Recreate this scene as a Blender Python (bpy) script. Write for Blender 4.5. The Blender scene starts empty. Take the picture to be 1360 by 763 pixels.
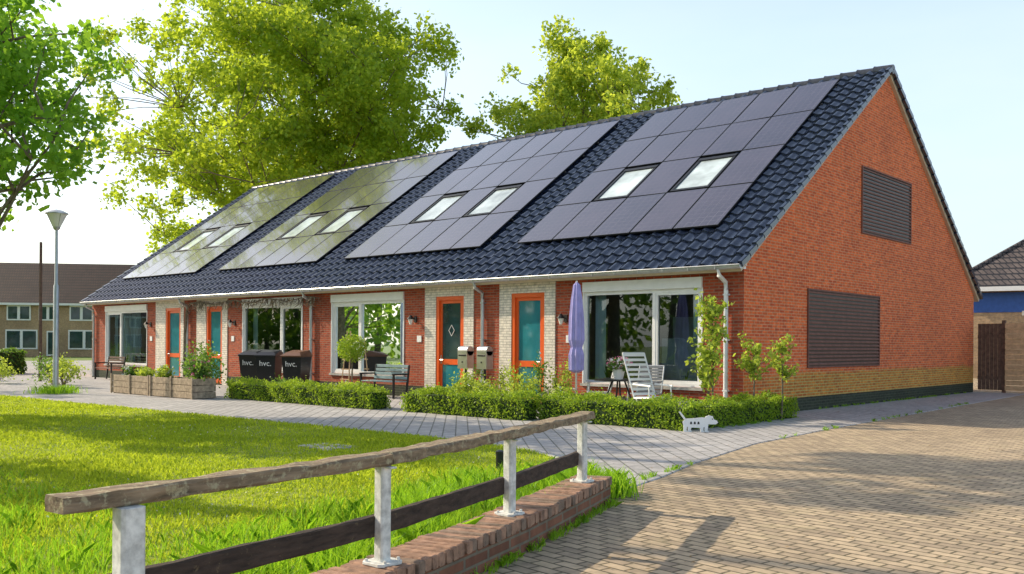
import bpy, math, random
import numpy as np
from mathutils import Vector, Matrix
random.seed(7)
S = bpy.context.scene

# ------------------------------------------------------------------ helpers
def link(o, parent=None):
    S.collection.objects.link(o)
    if parent is not None:
        o.parent = parent
    return o

def empty(name, loc=(0,0,0), rz=0.0):
    e = bpy.data.objects.new(name, None)
    e.empty_display_size = 0.3
    e.location = loc
    e.rotation_euler = (0,0,rz)
    return link(e)

class MB:
    def __init__(s):
        s.v=[]; s.f=[]; s.m=[]
    def face(s, pts, m=0):
        b=len(s.v); s.v += [tuple(p) for p in pts]
        s.f.append(tuple(range(b,b+len(pts)))); s.m.append(m)
    def box(s, a, b, m=0):
        x0,y0,z0=[min(a[i],b[i]) for i in range(3)]; x1,y1,z1=[max(a[i],b[i]) for i in range(3)]
        k=len(s.v)
        s.v += [(x0,y0,z0),(x1,y0,z0),(x1,y1,z0),(x0,y1,z0),(x0,y0,z1),(x1,y0,z1),(x1,y1,z1),(x0,y1,z1)]
        for q in ((0,3,2,1),(4,5,6,7),(0,1,5,4),(1,2,6,5),(2,3,7,6),(3,0,4,7)):
            s.f.append(tuple(k+i for i in q)); s.m.append(m)
    def ring(s, c, ax, r, n):
        ax=Vector(ax).normalized()
        t=Vector((0,0,1)) if abs(ax.z)<0.9 else Vector((1,0,0))
        u=ax.cross(t).normalized(); w=ax.cross(u)
        return [Vector(c)+u*(r*math.cos(2*math.pi*i/n))+w*(r*math.sin(2*math.pi*i/n)) for i in range(n)]
    def tube(s, pts, rad, n=8, m=0, caps=True):
        pts=[Vector(p) for p in pts]
        if not hasattr(rad,'__len__'): rad=[rad]*len(pts)
        k=len(s.v)
        for i,p in enumerate(pts):
            a=pts[max(i-1,0)]; b=pts[min(i+1,len(pts)-1)]
            d=(b-a)
            if d.length<1e-6: d=Vector((0,0,1))
            s.v += [tuple(q) for q in s.ring(p,d,rad[i],n)]
        for i in range(len(pts)-1):
            for j in range(n):
                j2=(j+1)%n
                s.f.append((k+i*n+j,k+i*n+j2,k+(i+1)*n+j2,k+(i+1)*n+j)); s.m.append(m)
        if caps:
            s.f.append(tuple(k+j for j in range(n))); s.m.append(m)
            e=k+(len(pts)-1)*n
            s.f.append(tuple(e+j for j in reversed(range(n)))); s.m.append(m)
    def lathe(s, c, prof, n=16, m=0):
        k=len(s.v)
        for r,z in prof:
            for j in range(n):
                a=2*math.pi*j/n
                s.v.append((c[0]+r*math.cos(a),c[1]+r*math.sin(a),c[2]+z))
        for i in range(len(prof)-1):
            for j in range(n):
                j2=(j+1)%n
                s.f.append((k+i*n+j,k+i*n+j2,k+(i+1)*n+j2,k+(i+1)*n+j)); s.m.append(m)
        s.f.append(tuple(k+j for j in reversed(range(n)))); s.m.append(m)
        e=k+(len(prof)-1)*n
        s.f.append(tuple(e+j for j in range(n))); s.m.append(m)
    def beam(s, p0, p1, w, h, m=0, seg=1, jit=0.0):
        p0=Vector(p0); p1=Vector(p1); d=(p1-p0).normalized()
        side=d.cross(Vector((0,0,1)))
        if side.length<1e-4: side=Vector((1,0,0))
        side.normalize(); up=side.cross(d)
        k=len(s.v)
        c=min(w,h)*0.14
        sec=[(-w/2+c,-h/2),(w/2-c,-h/2),(w/2,-h/2+c),(w/2,h/2-c),(w/2-c,h/2),(-w/2+c,h/2),(-w/2,h/2-c),(-w/2,-h/2+c)]
        for i in range(seg+1):
            p=p0.lerp(p1,i/seg)
            for a,b in sec:
                q=p+side*(a+random.uniform(-jit,jit))+up*(b+random.uniform(-jit,jit))
                s.v.append(tuple(q))
        for i in range(seg):
            for j in range(8):
                j2=(j+1)%8
                s.f.append((k+i*8+j,k+i*8+j2,k+(i+1)*8+j2,k+(i+1)*8+j)); s.m.append(m)
        s.f.append(tuple(k+j for j in range(8))); s.m.append(m)
        s.f.append(tuple(k+seg*8+j for j in reversed(range(8)))); s.m.append(m)
    def make(s, name, mats, parent=None, loc=(0,0,0), rz=0, smooth=False, bevel=0):
        me=bpy.data.meshes.new(name); me.from_pydata(s.v,[],s.f)
        if not isinstance(mats,(list,tuple)): mats=[mats]
        for mt in mats: me.materials.append(mt)
        me.polygons.foreach_set("material_index", s.m)
        if smooth: me.polygons.foreach_set("use_smooth",[True]*len(s.f))
        me.update()
        import bmesh
        bm=bmesh.new(); bm.from_mesh(me); bmesh.ops.recalc_face_normals(bm,faces=bm.faces); bm.to_mesh(me); bm.free()
        o=bpy.data.objects.new(name,me); o.location=loc; o.rotation_euler=(0,0,rz)
        link(o,parent)
        if bevel:
            b=o.modifiers.new("bevel",'BEVEL'); b.width=bevel; b.segments=2; b.limit_method='ANGLE'
        if smooth:
            try:
                me.set_sharp_from_angle(angle=math.radians(40))
            except Exception: pass
        return o

def np_mesh(name, V, nper, mat, parent=None, smooth=False):
    V=np.ascontiguousarray(V,dtype=np.float32).reshape(-1,3); N=len(V)//nper
    me=bpy.data.meshes.new(name)
    me.vertices.add(len(V)); me.vertices.foreach_set("co",V.ravel())
    me.loops.add(len(V)); me.loops.foreach_set("vertex_index",np.arange(len(V),dtype=np.int32))
    me.polygons.add(N); me.polygons.foreach_set("loop_start",np.arange(N,dtype=np.int32)*nper)
    me.update(calc_edges=True); me.validate()
    me.materials.append(mat)
    o=bpy.data.objects.new(name,me); link(o,parent); return o

# ---- materials
def new_mat(name):
    m=bpy.data.materials.new(name); m.use_nodes=True
    nt=m.node_tree; b=nt.nodes["Principled BSDF"]
    return m,nt,b
def ramp(nt, fac, stops):
    r=nt.nodes.new("ShaderNodeValToRGB"); e=r.color_ramp.elements
    while len(e)<len(stops): e.new(0.5)
    for i,(p,c) in enumerate(stops):
        e[i].position=p; e[i].color=(c[0],c[1],c[2],1)
    nt.links.new(fac,r.inputs[0]); return r.outputs[0]
def noise(nt, scale, detail=4, vec=None, rough=0.6):
    n=nt.nodes.new("ShaderNodeTexNoise"); n.inputs["Scale"].default_value=scale
    n.inputs["Detail"].default_value=detail; n.inputs["Roughness"].default_value=rough
    if vec is None:
        g=nt.nodes.new("ShaderNodeNewGeometry"); vec=g.outputs["Position"]
    nt.links.new(vec,n.inputs["Vector"]); return n.outputs["Fac"]
def mixc(nt, fac, a, b, mode='MIX'):
    m=nt.nodes.new("ShaderNodeMix"); m.data_type='RGBA'; m.blend_type=mode
    for sock,val in ((m.inputs[0],fac),(m.inputs[6],a),(m.inputs[7],b)):
        if hasattr(val,'is_linked') or hasattr(val,'links'): nt.links.new(val,sock)
        elif isinstance(val,(int,float)): sock.default_value=val
        else: sock.default_value=(val[0],val[1],val[2],1)
    return m.outputs[2]
def math_n(nt, op, a, b=0.0):
    m=nt.nodes.new("ShaderNodeMath"); m.operation=op
    for sock,val in ((m.inputs[0],a),(m.inputs[1],b)):
        if isinstance(val,(int,float)): sock.default_value=val
        else: nt.links.new(val,sock)
    return m.outputs[0]
def bump(nt,b,h,strength=0.3,dist=0.02):
    n=nt.nodes.new("ShaderNodeBump"); n.inputs["Strength"].default_value=strength; n.inputs["Distance"].default_value=dist
    nt.links.new(h,n.inputs["Height"]); nt.links.new(n.outputs[0],b.inputs["Normal"])
def simple(name,col,rough=0.6,metal=0.0,var=0.12,scale=6,spec=0.5,bstr=0.0):
    m,nt,b=new_mat(name)
    f=noise(nt,scale,5)
    c0=[max(0,c*(1-var*1.5)) for c in col]; c1=[min(1,c*(1+var)) for c in col]
    nt.links.new(ramp(nt,f,[(0.3,c0),(0.7,c1)]),b.inputs["Base Color"])
    b.inputs["Roughness"].default_value=rough; b.inputs["Metallic"].default_value=metal
    b.inputs["Specular IOR Level"].default_value=spec
    if bstr: bump(nt,b,f,bstr,0.02)
    return m
def xz_vec(nt, mode):
    g=nt.nodes.new("ShaderNodeNewGeometry"); sp=nt.nodes.new("ShaderNodeSeparateXYZ"); nt.links.new(g.outputs["Position"],sp.inputs[0])
    c=nt.nodes.new("ShaderNodeCombineXYZ")
    if mode=='wall':
        nt.links.new(math_n(nt,'ADD',sp.outputs[0],sp.outputs[1]),c.inputs[0]); nt.links.new(sp.outputs[2],c.inputs[1])
    elif mode=='floor':
        nt.links.new(sp.outputs[0],c.inputs[0]); nt.links.new(sp.outputs[1],c.inputs[1])
    return c.outputs[0], sp, g
def brick_mat(name, c1, c2, mortar, bw=0.22, rh=0.0635, ms=0.011, mode='wall', rot=0.0, rough=0.85, light_tint=None, mottle=0.35, offset=0.5, bstr=0.5, moss=None):
    m,nt,b=new_mat(name)
    vec,sp,g=xz_vec(nt,mode)
    if rot:
        mp=nt.nodes.new("ShaderNodeMapping"); mp.inputs["Rotation"].default_value=(0,0,rot); nt.links.new(vec,mp.inputs[0]); vec=mp.outputs[0]
    br=nt.nodes.new("ShaderNodeTexBrick"); nt.links.new(vec,br.inputs["Vector"])
    br.inputs["Scale"].default_value=1; br.inputs["Brick Width"].default_value=bw; br.inputs["Row Height"].default_value=rh
    br.inputs["Mortar Size"].default_value=ms; br.inputs["Mortar Smooth"].default_value=0.2; br.offset=offset
    br.inputs["Color1"].default_value=(*c1,1); br.inputs["Color2"].default_value=(*c2,1); br.inputs["Mortar"].default_value=(*mortar,1)
    br.inputs["Bias"].default_value=-0.1
    col=br.outputs["Color"]
    n1=noise(nt,0.5,5); n2=noise(nt,9,4)
    f=ramp(nt,n1,[(0.3,(1-mottle,)*3),(0.7,(1,1,1))])
    col=mixc(nt,1.0,col,f,'MULTIPLY')
    f2=ramp(nt,n2,[(0.3,(0.72,0.72,0.72)),(0.7,(1.15,1.12,1.1))])
    col=mixc(nt,1.0,col,f2,'MULTIPLY')
    if moss:
        mf=ramp(nt,noise(nt,1.7,7,None,0.7),[(0.55,(0,0,0)),(0.72,(0.6,0.6,0.6))])
        col=mixc(nt,mf,col,moss)
    if light_tint:
        col=light_tint(nt,col,sp)
    nt.links.new(col,b.inputs["Base Color"]); b.inputs["Roughness"].default_value=rough
    b.inputs["Specular IOR Level"].default_value=0.3
    inv=math_n(nt,'SUBTRACT',1.0,br.outputs["Fac"])
    bump(nt,b,math_n(nt,'ADD',inv,math_n(nt,'MULTIPLY',n2,0.5)),bstr,0.01)
    return m
def leaf_mat(name, a, b2, tr, tf=0.45, big=0.35):
    m,nt,b=new_mat(name)
    g=nt.nodes.new("ShaderNodeNewGeometry")
    r=math_n(nt,'ADD',math_n(nt,'MULTIPLY',g.outputs["Random Per Island"],0.5),math_n(nt,'MULTIPLY',noise(nt,big,3),0.6))
    c=ramp(nt,r,[(0.25,a),(0.8,b2)])
    nt.links.new(c,b.inputs["Base Color"]); b.inputs["Roughness"].default_value=0.5; b.inputs["Specular IOR Level"].default_value=0.25
    t=nt.nodes.new("ShaderNodeBsdfTranslucent")
    nt.links.new(mixc(nt,1.0,ramp(nt,r,[(0.2,(0.7,0.7,0.65)),(0.8,(1,1,1))]),tr,'MULTIPLY'),t.inputs[0])
    mx=nt.nodes.new("ShaderNodeMixShader"); mx.inputs[0].default_value=tf
    nt.links.new(b.outputs[0],mx.inputs[1]); nt.links.new(t.outputs[0],mx.inputs[2])
    nt.links.new(mx.outputs[0],nt.nodes["Material Output"].inputs[0])
    return m
def glass_mat(name, tp=0.5, trans=(0.8,0.85,0.85)):
    m,nt,b=new_mat(name)
    nt.nodes.remove(b)
    gl=nt.nodes.new("ShaderNodeBsdfGlossy"); gl.inputs["Roughness"].default_value=0.01; gl.inputs[0].default_value=(0.85,0.95,1,1)
    n=nt.nodes.new("ShaderNodeBump"); n.inputs["Strength"].default_value=0.05; n.inputs["Distance"].default_value=0.01
    nt.links.new(noise(nt,1.2,1),n.inputs["Height"]); nt.links.new(n.outputs[0],gl.inputs["Normal"])
    tr=nt.nodes.new("ShaderNodeBsdfTransparent"); tr.inputs[0].default_value=(*trans,1)
    lw=nt.nodes.new("ShaderNodeFresnel"); lw.inputs[0].default_value=1.7
    f=math_n(nt,'ADD',math_n(nt,'MULTIPLY',lw.outputs[0],1.3),tp)
    mx=nt.nodes.new("ShaderNodeMixShader"); nt.links.new(f,mx.inputs[0])
    nt.links.new(tr.outputs[0],mx.inputs[1]); nt.links.new(gl.outputs[0],mx.inputs[2])
    nt.links.new(mx.outputs[0],nt.nodes["Material Output"].inputs[0])
    return m

def gable_light(nt,col,sp):  # golden light along the gable foot, painted into the brick colour
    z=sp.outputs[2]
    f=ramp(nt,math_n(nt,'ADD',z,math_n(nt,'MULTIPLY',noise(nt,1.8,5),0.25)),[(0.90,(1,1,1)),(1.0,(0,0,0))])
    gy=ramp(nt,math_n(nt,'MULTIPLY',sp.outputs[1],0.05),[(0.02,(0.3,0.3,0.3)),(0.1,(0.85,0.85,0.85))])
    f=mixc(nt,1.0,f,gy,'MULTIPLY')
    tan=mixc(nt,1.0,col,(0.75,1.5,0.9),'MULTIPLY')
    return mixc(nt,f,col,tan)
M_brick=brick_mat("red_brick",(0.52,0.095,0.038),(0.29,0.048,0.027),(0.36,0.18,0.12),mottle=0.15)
M_brick_g=brick_mat("red_brick_gable_lit",(0.96,0.20,0.05),(0.62,0.095,0.032),(0.76,0.34,0.18),mottle=0.16,light_tint=gable_light)  # same brick as the front, with the gable's brighter light painted in
M_plinth=brick_mat("dark_plinth_brick",(0.055,0.07,0.04),(0.035,0.045,0.03),(0.09,0.10,0.07))
M_wbrick=brick_mat("white_glazed_brick",(0.86,0.80,0.70),(0.80,0.75,0.65),(0.55,0.5,0.43),rough=0.5,mottle=0.08)
M_road=brick_mat("clinker_paving",(0.66,0.52,0.35),(0.42,0.33,0.235),(0.17,0.145,0.09),bw=0.21,rh=0.105,ms=0.010,mode='floor',rot=math.radians(8),mottle=0.3,bstr=0.8,moss=(0.37,0.31,0.18))
M_path=brick_mat("grey_concrete_paving",(0.53,0.515,0.51),(0.42,0.41,0.41),(0.22,0.22,0.20),bw=0.30,rh=0.20,ms=0.012,mode='floor',mottle=0.2,rot=math.radians(45))
M_lowwall=brick_mat("garden_wall_brick",(0.30,0.13,0.08),(0.19,0.085,0.055),(0.24,0.20,0.15),bw=0.21,rh=0.07,ms=0.01,moss=(0.16,0.15,0.09))
M_tan=brick_mat("tan_brick",(0.62,0.42,0.23),(0.50,0.33,0.19),(0.46,0.36,0.26))
M_tile=simple("glazed_roof_tile",(0.018,0.027,0.055),rough=0.13,var=0.4,scale=14,spec=1.0)
M_ridge=simple("ridge_tile",(0.05,0.055,0.07),rough=0.3,var=0.3)
M_oldtile=brick_mat("brown_roof_tile",(0.085,0.045,0.035),(0.06,0.035,0.03),(0.025,0.018,0.016),bw=0.3,rh=0.28,ms=0.04,rough=0.6)
M_greytile=brick_mat("grey_roof_tile",(0.17,0.14,0.13),(0.12,0.10,0.10),(0.03,0.03,0.035),bw=0.3,rh=0.28,ms=0.04,rough=0.6)
M_white=simple("white_paint",(0.82,0.82,0.81),rough=0.4,var=0.03)
M_cream=simple("cream_paint",(0.6,0.5,0.36),rough=0.5,var=0.08)
M_orange=simple("orange_door_paint",(0.78,0.12,0.018),rough=0.35,var=0.05)
M_zinc=simple("zinc",(0.50,0.52,0.54),rough=0.35,metal=0.6,var=0.1)
M_pipew=simple("pale_downpipe",(0.75,0.76,0.77),rough=0.4,var=0.06)
M_black=simple("black_plastic",(0.014,0.015,0.018),rough=0.35,var=0.2)
M_brownlid=simple("brown_plastic",(0.16,0.07,0.035),rough=0.45,var=0.1)
M_blackm=simple("black_metal",(0.02,0.02,0.022),rough=0.4,metal=0.3)
M_louver=simple("brown_louvre",(0.20,0.085,0.06),rough=0.7,var=0.2)
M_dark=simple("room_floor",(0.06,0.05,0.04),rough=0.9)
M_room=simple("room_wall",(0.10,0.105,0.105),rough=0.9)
M_curtain=simple("sheer_curtain",(0.62,0.66,0.72),rough=0.9,var=0.1,scale=3)
M_blind=simple("grey_blind",(0.30,0.31,0.33),rough=0.8)
M_glass=glass_mat("window_glass",tp=0.02,trans=(0.68,0.84,0.86))
M_doorglass=simple("teal_door_glass",(0.03,0.21,0.25),rough=0.04,var=0.15,scale=2,spec=1.0)
M_darkglass=simple("dark_glass",(0.02,0.05,0.06),rough=0.05,var=0.3,scale=2,spec=1.0)
M_alu=simple("aluminium",(0.6,0.6,0.62),rough=0.3,metal=0.9,var=0.08)
M_steel=simple("stainless_steel",(0.55,0.54,0.52),rough=0.28,metal=0.9,var=0.1)
M_skyl=simple("skylight_glass",(0.55,0.64,0.66),rough=0.05,var=0.3,scale=1.1,spec=0.9)
M_bark=simple("bark",(0.18,0.145,0.10),rough=0.9,var=0.4,scale=8,bstr=0.6)
M_soil=simple("soil",(0.06,0.04,0.025),rough=0.95,var=0.4)
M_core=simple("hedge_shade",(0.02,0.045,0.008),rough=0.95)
M_greywood=simple("grey_weathered_wood",(0.40,0.31,0.22),rough=0.8,var=0.3,scale=12,bstr=0.4)
M_tanwood=simple("tan_larch_wood",(0.62,0.41,0.23),rough=0.7,var=0.2,scale=7)
M_darkwood=simple("dark_stained_wood",(0.14,0.08,0.055),rough=0.7,var=0.3,scale=9)
M_lav=simple("lavender_canvas",(0.38,0.34,0.68),rough=0.8,var=0.1)
M_terra=simple("terracotta",(0.45,0.2,0.1),rough=0.8)
M_conc=simple("concrete",(0.42,0.41,0.38),rough=0.85,var=0.2,bstr=0.3)
M_mortar=simple("mortar",(0.20,0.18,0.14),rough=0.95,var=0.3,scale=12,bstr=0.3)
M_flw=simple("white_petals",(0.8,0.78,0.74),rough=0.6,var=0.02)
M_flp=simple("pink_petals",(0.7,0.2,0.35),rough=0.6,var=0.1)
M_litter=simple("dry_leaf",(0.30,0.20,0.09),rough=0.9,var=0.4,scale=3)
M_blue=simple("blue_boards",(0.03,0.10,0.36),rough=0.5)
M_opal=simple("opal_lamp",(0.75,0.75,0.7),rough=0.3,var=0.03)

def railmat(name,base,lich,amt):
    m,nt,b=new_mat(name)
    g=nt.nodes.new("ShaderNodeNewGeometry"); mp=nt.nodes.new("ShaderNodeMapping")
    mp.inputs["Rotation"].default_value=(0,0,math.radians(16)); mp.inputs["Scale"].default_value=(30,2.5,30)
    nt.links.new(g.outputs["Position"],mp.inputs[0])
    gr=noise(nt,1.0,6,mp.outputs[0])
    c=ramp(nt,gr,[(0.3,[x*0.35 for x in base]),(0.55,base),(0.75,[x*1.5 for x in base])])
    l=ramp(nt,noise(nt,22,7,None,0.7),[(amt,(0,0,0)),(amt+0.1,(0.85,0.85,0.85))])
    c=mixc(nt,l,c,lich)
    nt.links.new(c,b.inputs["Base Color"]); b.inputs["Roughness"].default_value=0.9
    bump(nt,b,gr,0.8,0.01); return m
M_rail=railmat("lichen_wood",(0.26,0.19,0.12),(0.42,0.38,0.24),0.52)
M_rail2=railmat("dark_wet_wood",(0.06,0.04,0.03),(0.16,0.12,0.065),0.60)
M_post=simple("galvanised_post",(0.70,0.70,0.67),rough=0.6,metal=0.0,var=0.25,scale=20,bstr=0.2)

def pvmat():
    m,nt,b=new_mat("solar_glass")
    tc=nt.nodes.new("ShaderNodeNewGeometry"); sp=nt.nodes.new("ShaderNodeSeparateXYZ"); nt.links.new(tc.outputs["Position"],sp.inputs[0])
    fx=math_n(nt,'FRACT',math_n(nt,'MULTIPLY',sp.outputs[0],1/0.1883)); fz=math_n(nt,'FRACT',math_n(nt,'MULTIPLY',sp.outputs[2],1/0.11))
    lx=math_n(nt,'GREATER_THAN',fx,0.94); lz=math_n(nt,'GREATER_THAN',fz,0.94)
    l=math_n(nt,'MAXIMUM',lx,lz)
    base=ramp(nt,tc.outputs["Random Per Island"],[(0.0,(0.038,0.030,0.048)),(1.0,(0.058,0.046,0.066))])
    base=mixc(nt,1.0,base,ramp(nt,noise(nt,0.9,6,None,0.7),[(0.3,(0.8,0.8,0.8)),(0.7,(1.3,1.25,1.2))]),'MULTIPLY')
    nt.links.new(mixc(nt,l,base,(0.12,0.11,0.13)),b.inputs["Base Color"])
    b.inputs["Roughness"].default_value=0.18; b.inputs["IOR"].default_value=1.7
    b.inputs["Coat Weight"].default_value=0.8; b.inputs["Coat Roughness"].default_value=0.05
    return m
M_pv=pvmat()

M_poplar=leaf_mat("poplar_leaves",(0.12,0.24,0.02),(0.34,0.46,0.04),(0.74,0.88,0.06),0.5,0.25)
M_poplar2=leaf_mat("far_poplar_leaves",(0.15,0.28,0.03),(0.38,0.48,0.06),(0.80,0.90,0.09),0.5,0.25)
M_chest=leaf_mat("chestnut_leaves",(0.09,0.23,0.025),(0.22,0.42,0.04),(0.48,0.80,0.06),0.5,0.6)
M_lime=leaf_mat("lime_leaves",(0.09,0.19,0.02),(0.18,0.33,0.04),(0.40,0.6,0.05),0.4,0.6)
M_hedge=leaf_mat("box_hedge_leaves",(0.10,0.20,0.02),(0.28,0.40,0.035),(0.55,0.75,0.05),0.4,2.5)
M_shrub=leaf_mat("shrub_leaves",(0.16,0.27,0.04),(0.38,0.48,0.07),(0.65,0.78,0.09),0.45,3)
M_shrubd=leaf_mat("dark_shrub_leaves",(0.05,0.13,0.03),(0.14,0.27,0.05),(0.3,0.5,0.06),0.4,3)
M_grass=leaf_mat("grass_blades",(0.13,0.27,0.012),(0.49,0.57,0.04),(0.70,0.82,0.05),0.45,0.9)
M_tall=leaf_mat("tall_grass_blades",(0.09,0.27,0.02),(0.33,0.54,0.03),(0.52,0.86,0.04),0.45,0.9)

# ------------------------------------------------------------------ camera
cam=bpy.data.cameras.new("camera"); co=bpy.data.objects.new("camera",cam); link(co)
co.matrix_world=Matrix.Translation((8.91,-16.72,1.4)) @ Matrix.Rotation(math.radians(41.9),4,'Z') @ Matrix.Rotation(math.radians(90),4,'X') @ Matrix.Rotation(math.radians(0.36),4,'Z')
cam.sensor_width=36; cam.lens=33.04; cam.shift_y=0.05625; cam.clip_end=3000; cam.clip_start=0.05
S.camera=co
S.view_settings.view_transform='Standard'; S.view_settings.look='None'; S.view_settings.exposure=0

# ------------------------------------------------------------------ light
sd=Vector((-0.93,-0.33,0)).normalized(); EL=math.radians(34)
sdir=Vector((sd.x*math.cos(EL),sd.y*math.cos(EL),math.sin(EL)))
L=bpy.data.lights.new("sun",'SUN'); L.energy=5.0; L.angle=math.radians(0.5); L.color=(1.0,0.86,0.64)
lo=bpy.data.objects.new("sun",L); link(lo); lo.rotation_euler=(-sdir).to_track_quat('-Z','Y').to_euler(); lo.location=(-40,-20,40)
w=bpy.data.worlds.new("World"); S.world=w; w.use_nodes=True
nt=w.node_tree; bg=nt.nodes["Background"]; sk=nt.nodes.new("ShaderNodeTexSky"); sk.sky_type='NISHITA'; sk.sun_disc=False
sk.sun_elevation=EL; sk.sun_rotation=math.atan2(sd.x,sd.y)%(2*math.pi); sk.dust_density=3.0; sk.air_density=1.0; sk.ozone_density=1.0
tcw=nt.nodes.new("ShaderNodeTexCoord"); mpw=nt.nodes.new("ShaderNodeMapping"); mpw.inputs["Scale"].default_value=(1,1,3); nt.links.new(tcw.outputs["Generated"],mpw.inputs[0])
hz=ramp(nt,noise(nt,1.6,5,mpw.outputs[0]),[(0.3,(2.75,3.5,3.8)),(0.75,(3.6,4.0,4.15))])
spw=nt.nodes.new("ShaderNodeSeparateXYZ"); nt.links.new(tcw.outputs["Generated"],spw.inputs[0])
gr=ramp(nt,spw.outputs[2],[(0.30,(1,1,1)),(0.75,(0.20,0.20,0.22))])
hz=mixc(nt,1.0,hz,gr,'MULTIPLY')
addn=mixc(nt,1.0,sk.outputs[0],hz,'ADD')
nt.links.new(addn,bg.inputs[0]); bg.inputs[1].default_value=0.15

# ------------------------------------------------------------------ ground sheets
def sheet(name,pts,z,mat):
    mb=MB(); mb.face([(x,y,z) for x,y in pts]); 
    return mb.make(name,mat)
m,nt,b=new_mat("meadow_ground")
nt.links.new(ramp(nt,noise(nt,0.3,6),[(0.3,(0.10,0.16,0.03)),(0.7,(0.18,0.24,0.04))]),b.inputs["Base Color"]); b.inputs["Roughness"].default_value=1
sheet("ground",[(-900,-900),(900,-900),(900,900),(-900,900)],-0.02,m)
m2,nt,b=new_mat("lawn_soil")
nt.links.new(ramp(nt,noise(nt,1.2,6),[(0.3,(0.12,0.20,0.02)),(0.55,(0.25,0.30,0.03)),(0.75,(0.42,0.36,0.10))]),b.inputs["Base Color"]); b.inputs["Roughness"].default_value=1
lawn=[(3.85,-9.5),(4.28,-11.9),(4.80,-13.46),(5.05,-15.0),(5.2,-30),(-60,-30),(-60,-7.9),(-16.6,-7.6),(-1.2,-7.1),(0.84,-7.4),(2.26,-8.15),(3.45,-9.1)]
sheet("lawn",lawn,0.02,m2)
sheet("road",[(-30,60),(40,60),(40,-60),(5.2,-60),(5.2,-15),(3.4,-9),(0,-8),(-30,-8)],0.0,M_road)
sheet("pavement",[(-62,-8.2),(-16.6,-8.0),(-1.2,-7.5),(0.84,-7.8),(2.26,-8.6),(3.55,-9.35),(3.62,-9.2),(3.4,-8.2),(3.05,-7),(2.5,-4.4),(2.25,-1.2),(1.75,8.9),(1.5,15),(0,15),(-62,15)],0.006,M_path)
kb=MB()
kl=[(-60,-7.88),(-16.6,-7.58),(-1.2,-7.08),(0.84,-7.38),(2.26,-8.13),(3.45,-9.08),(3.85,-9.48)]
for a,c in zip(kl[:-1],kl[1:]): kb.beam((a[0],a[1],0.0),(c[0],c[1],0.0),0.07,0.07)
kb.make("kerb",M_conc)
kb=MB(); kl=[(3.62,-9.2),(3.4,-8.2),(3.05,-7),(2.5,-4.4),(2.25,-1.2),(1.75,8.9),(1.5,15)]
for a,c in zip(kl[:-1],kl[1:]): kb.beam((a[0],a[1],-0.024),(c[0],c[1],-0.024),0.08,0.07)
kb.make("kerb",M_path)
mb=MB()
mb.box((6.0,1.0,0.0),(9.0,4.5,0.012),1); mb.box((6.15,1.15,0.004),(8.85,4.35,0.022),0)
mb.make("manhole_cover",[M_conc,M_dark])
mb=MB(); mb.box((-1.6,-9.3,0.02),(-0.9,-8.8,0.04)); mb.make("drain_cover",M_conc)

# ------------------------------------------------------------------ main house
H=empty("brick_house")
LEN=28.6; DEP=14.87; RID=7.435
wins=[(0.92,3.95,'R',2.10),(9.96,13.09,'L',11.82),(14.5,17.73,'R',15.65),(24.07,27.4,'L',26.2)]
drs=[(4.75,6.49,5.07,6.10),(7.36,9.13,7.70,8.71),(18.62,20.56,18.94,19.93),(21.42,23.4,21.63,22.68)]
WZ0,WZ1=0.55,2.80
ops=[(-b_,-a_,WZ0,WZ1) for a_,b_,_,_ in wins]+[(-b_,-a_,0.0,2.96) for a_,b_,_,_ in drs]
xs=sorted({-LEN,0.0,*[o[0] for o in ops],*[o[1] for o in ops]}); zs=[0,0.3,WZ0,WZ1,2.96,3.06]
fw=MB()
for i in range(len(xs)-1):
    for j in range(len(zs)-1):
        cx=(xs[i]+xs[i+1])/2; cz=(zs[j]+zs[j+1])/2
        if any(o[0]<cx<o[1] and o[2]<cz<o[3] for o in ops): continue
        mi=1 if zs[j+1]<=0.3 else 0
        fw.face([(xs[i],0,zs[j]),(xs[i+1],0,zs[j]),(xs[i+1],0,zs[j+1]),(xs[i],0,zs[j+1])],mi)
for x0,x1,z0,z1 in ops:
    d=0.14
    fw.face([(x0,0,z0),(x0,d,z0),(x0,d,z1),(x0,0,z1)]); fw.face([(x1,0,z0),(x1,0,z1),(x1,d,z1),(x1,d,z0)])
    fw.face([(x0,0,z1),(x1,0,z1),(x1,d,z1),(x0,d,z1)]); fw.face([(x0,0,z0),(x1,0,z0),(x1,d,z0),(x0,d,z0)])
fw.make("front_wall",[M_brick,M_plinth],H)
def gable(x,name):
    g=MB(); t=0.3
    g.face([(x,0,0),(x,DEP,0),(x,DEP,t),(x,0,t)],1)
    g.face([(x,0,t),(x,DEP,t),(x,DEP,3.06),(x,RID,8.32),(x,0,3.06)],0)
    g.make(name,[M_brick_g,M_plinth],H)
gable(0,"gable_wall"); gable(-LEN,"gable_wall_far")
g=MB(); g.face([(-LEN,DEP,0),(0,DEP,0),(0,DEP,3.06),(-LEN,DEP,3.06)]); g.make("rear_wall",M_brick,H)
g=MB()
g.face([(-LEN+.05,3.2,0.01),(-.05,3.2,0.01),(-.05,3.2,3.0),(-LEN+.05,3.2,3.0)],0)
g.face([(-LEN+.05,0.15,0.03),(-.05,0.15,0.03),(-.05,3.2,0.03),(-LEN+.05,3.2,0.03)],1)
g.face([(-LEN+.05,0.15,2.98),(-.05,0.15,2.98),(-.05,3.2,2.98),(-LEN+.05,3.2,2.98)],0)
for x in (-0.05,-4.4,-7.05,-9.5,-14.1,-18.2,-21.1,-23.7,-28.5): g.face([(x,0.15,0.03),(x,3.2,0.03),(x,3.2,2.98),(x,0.15,2.98)],0)
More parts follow.
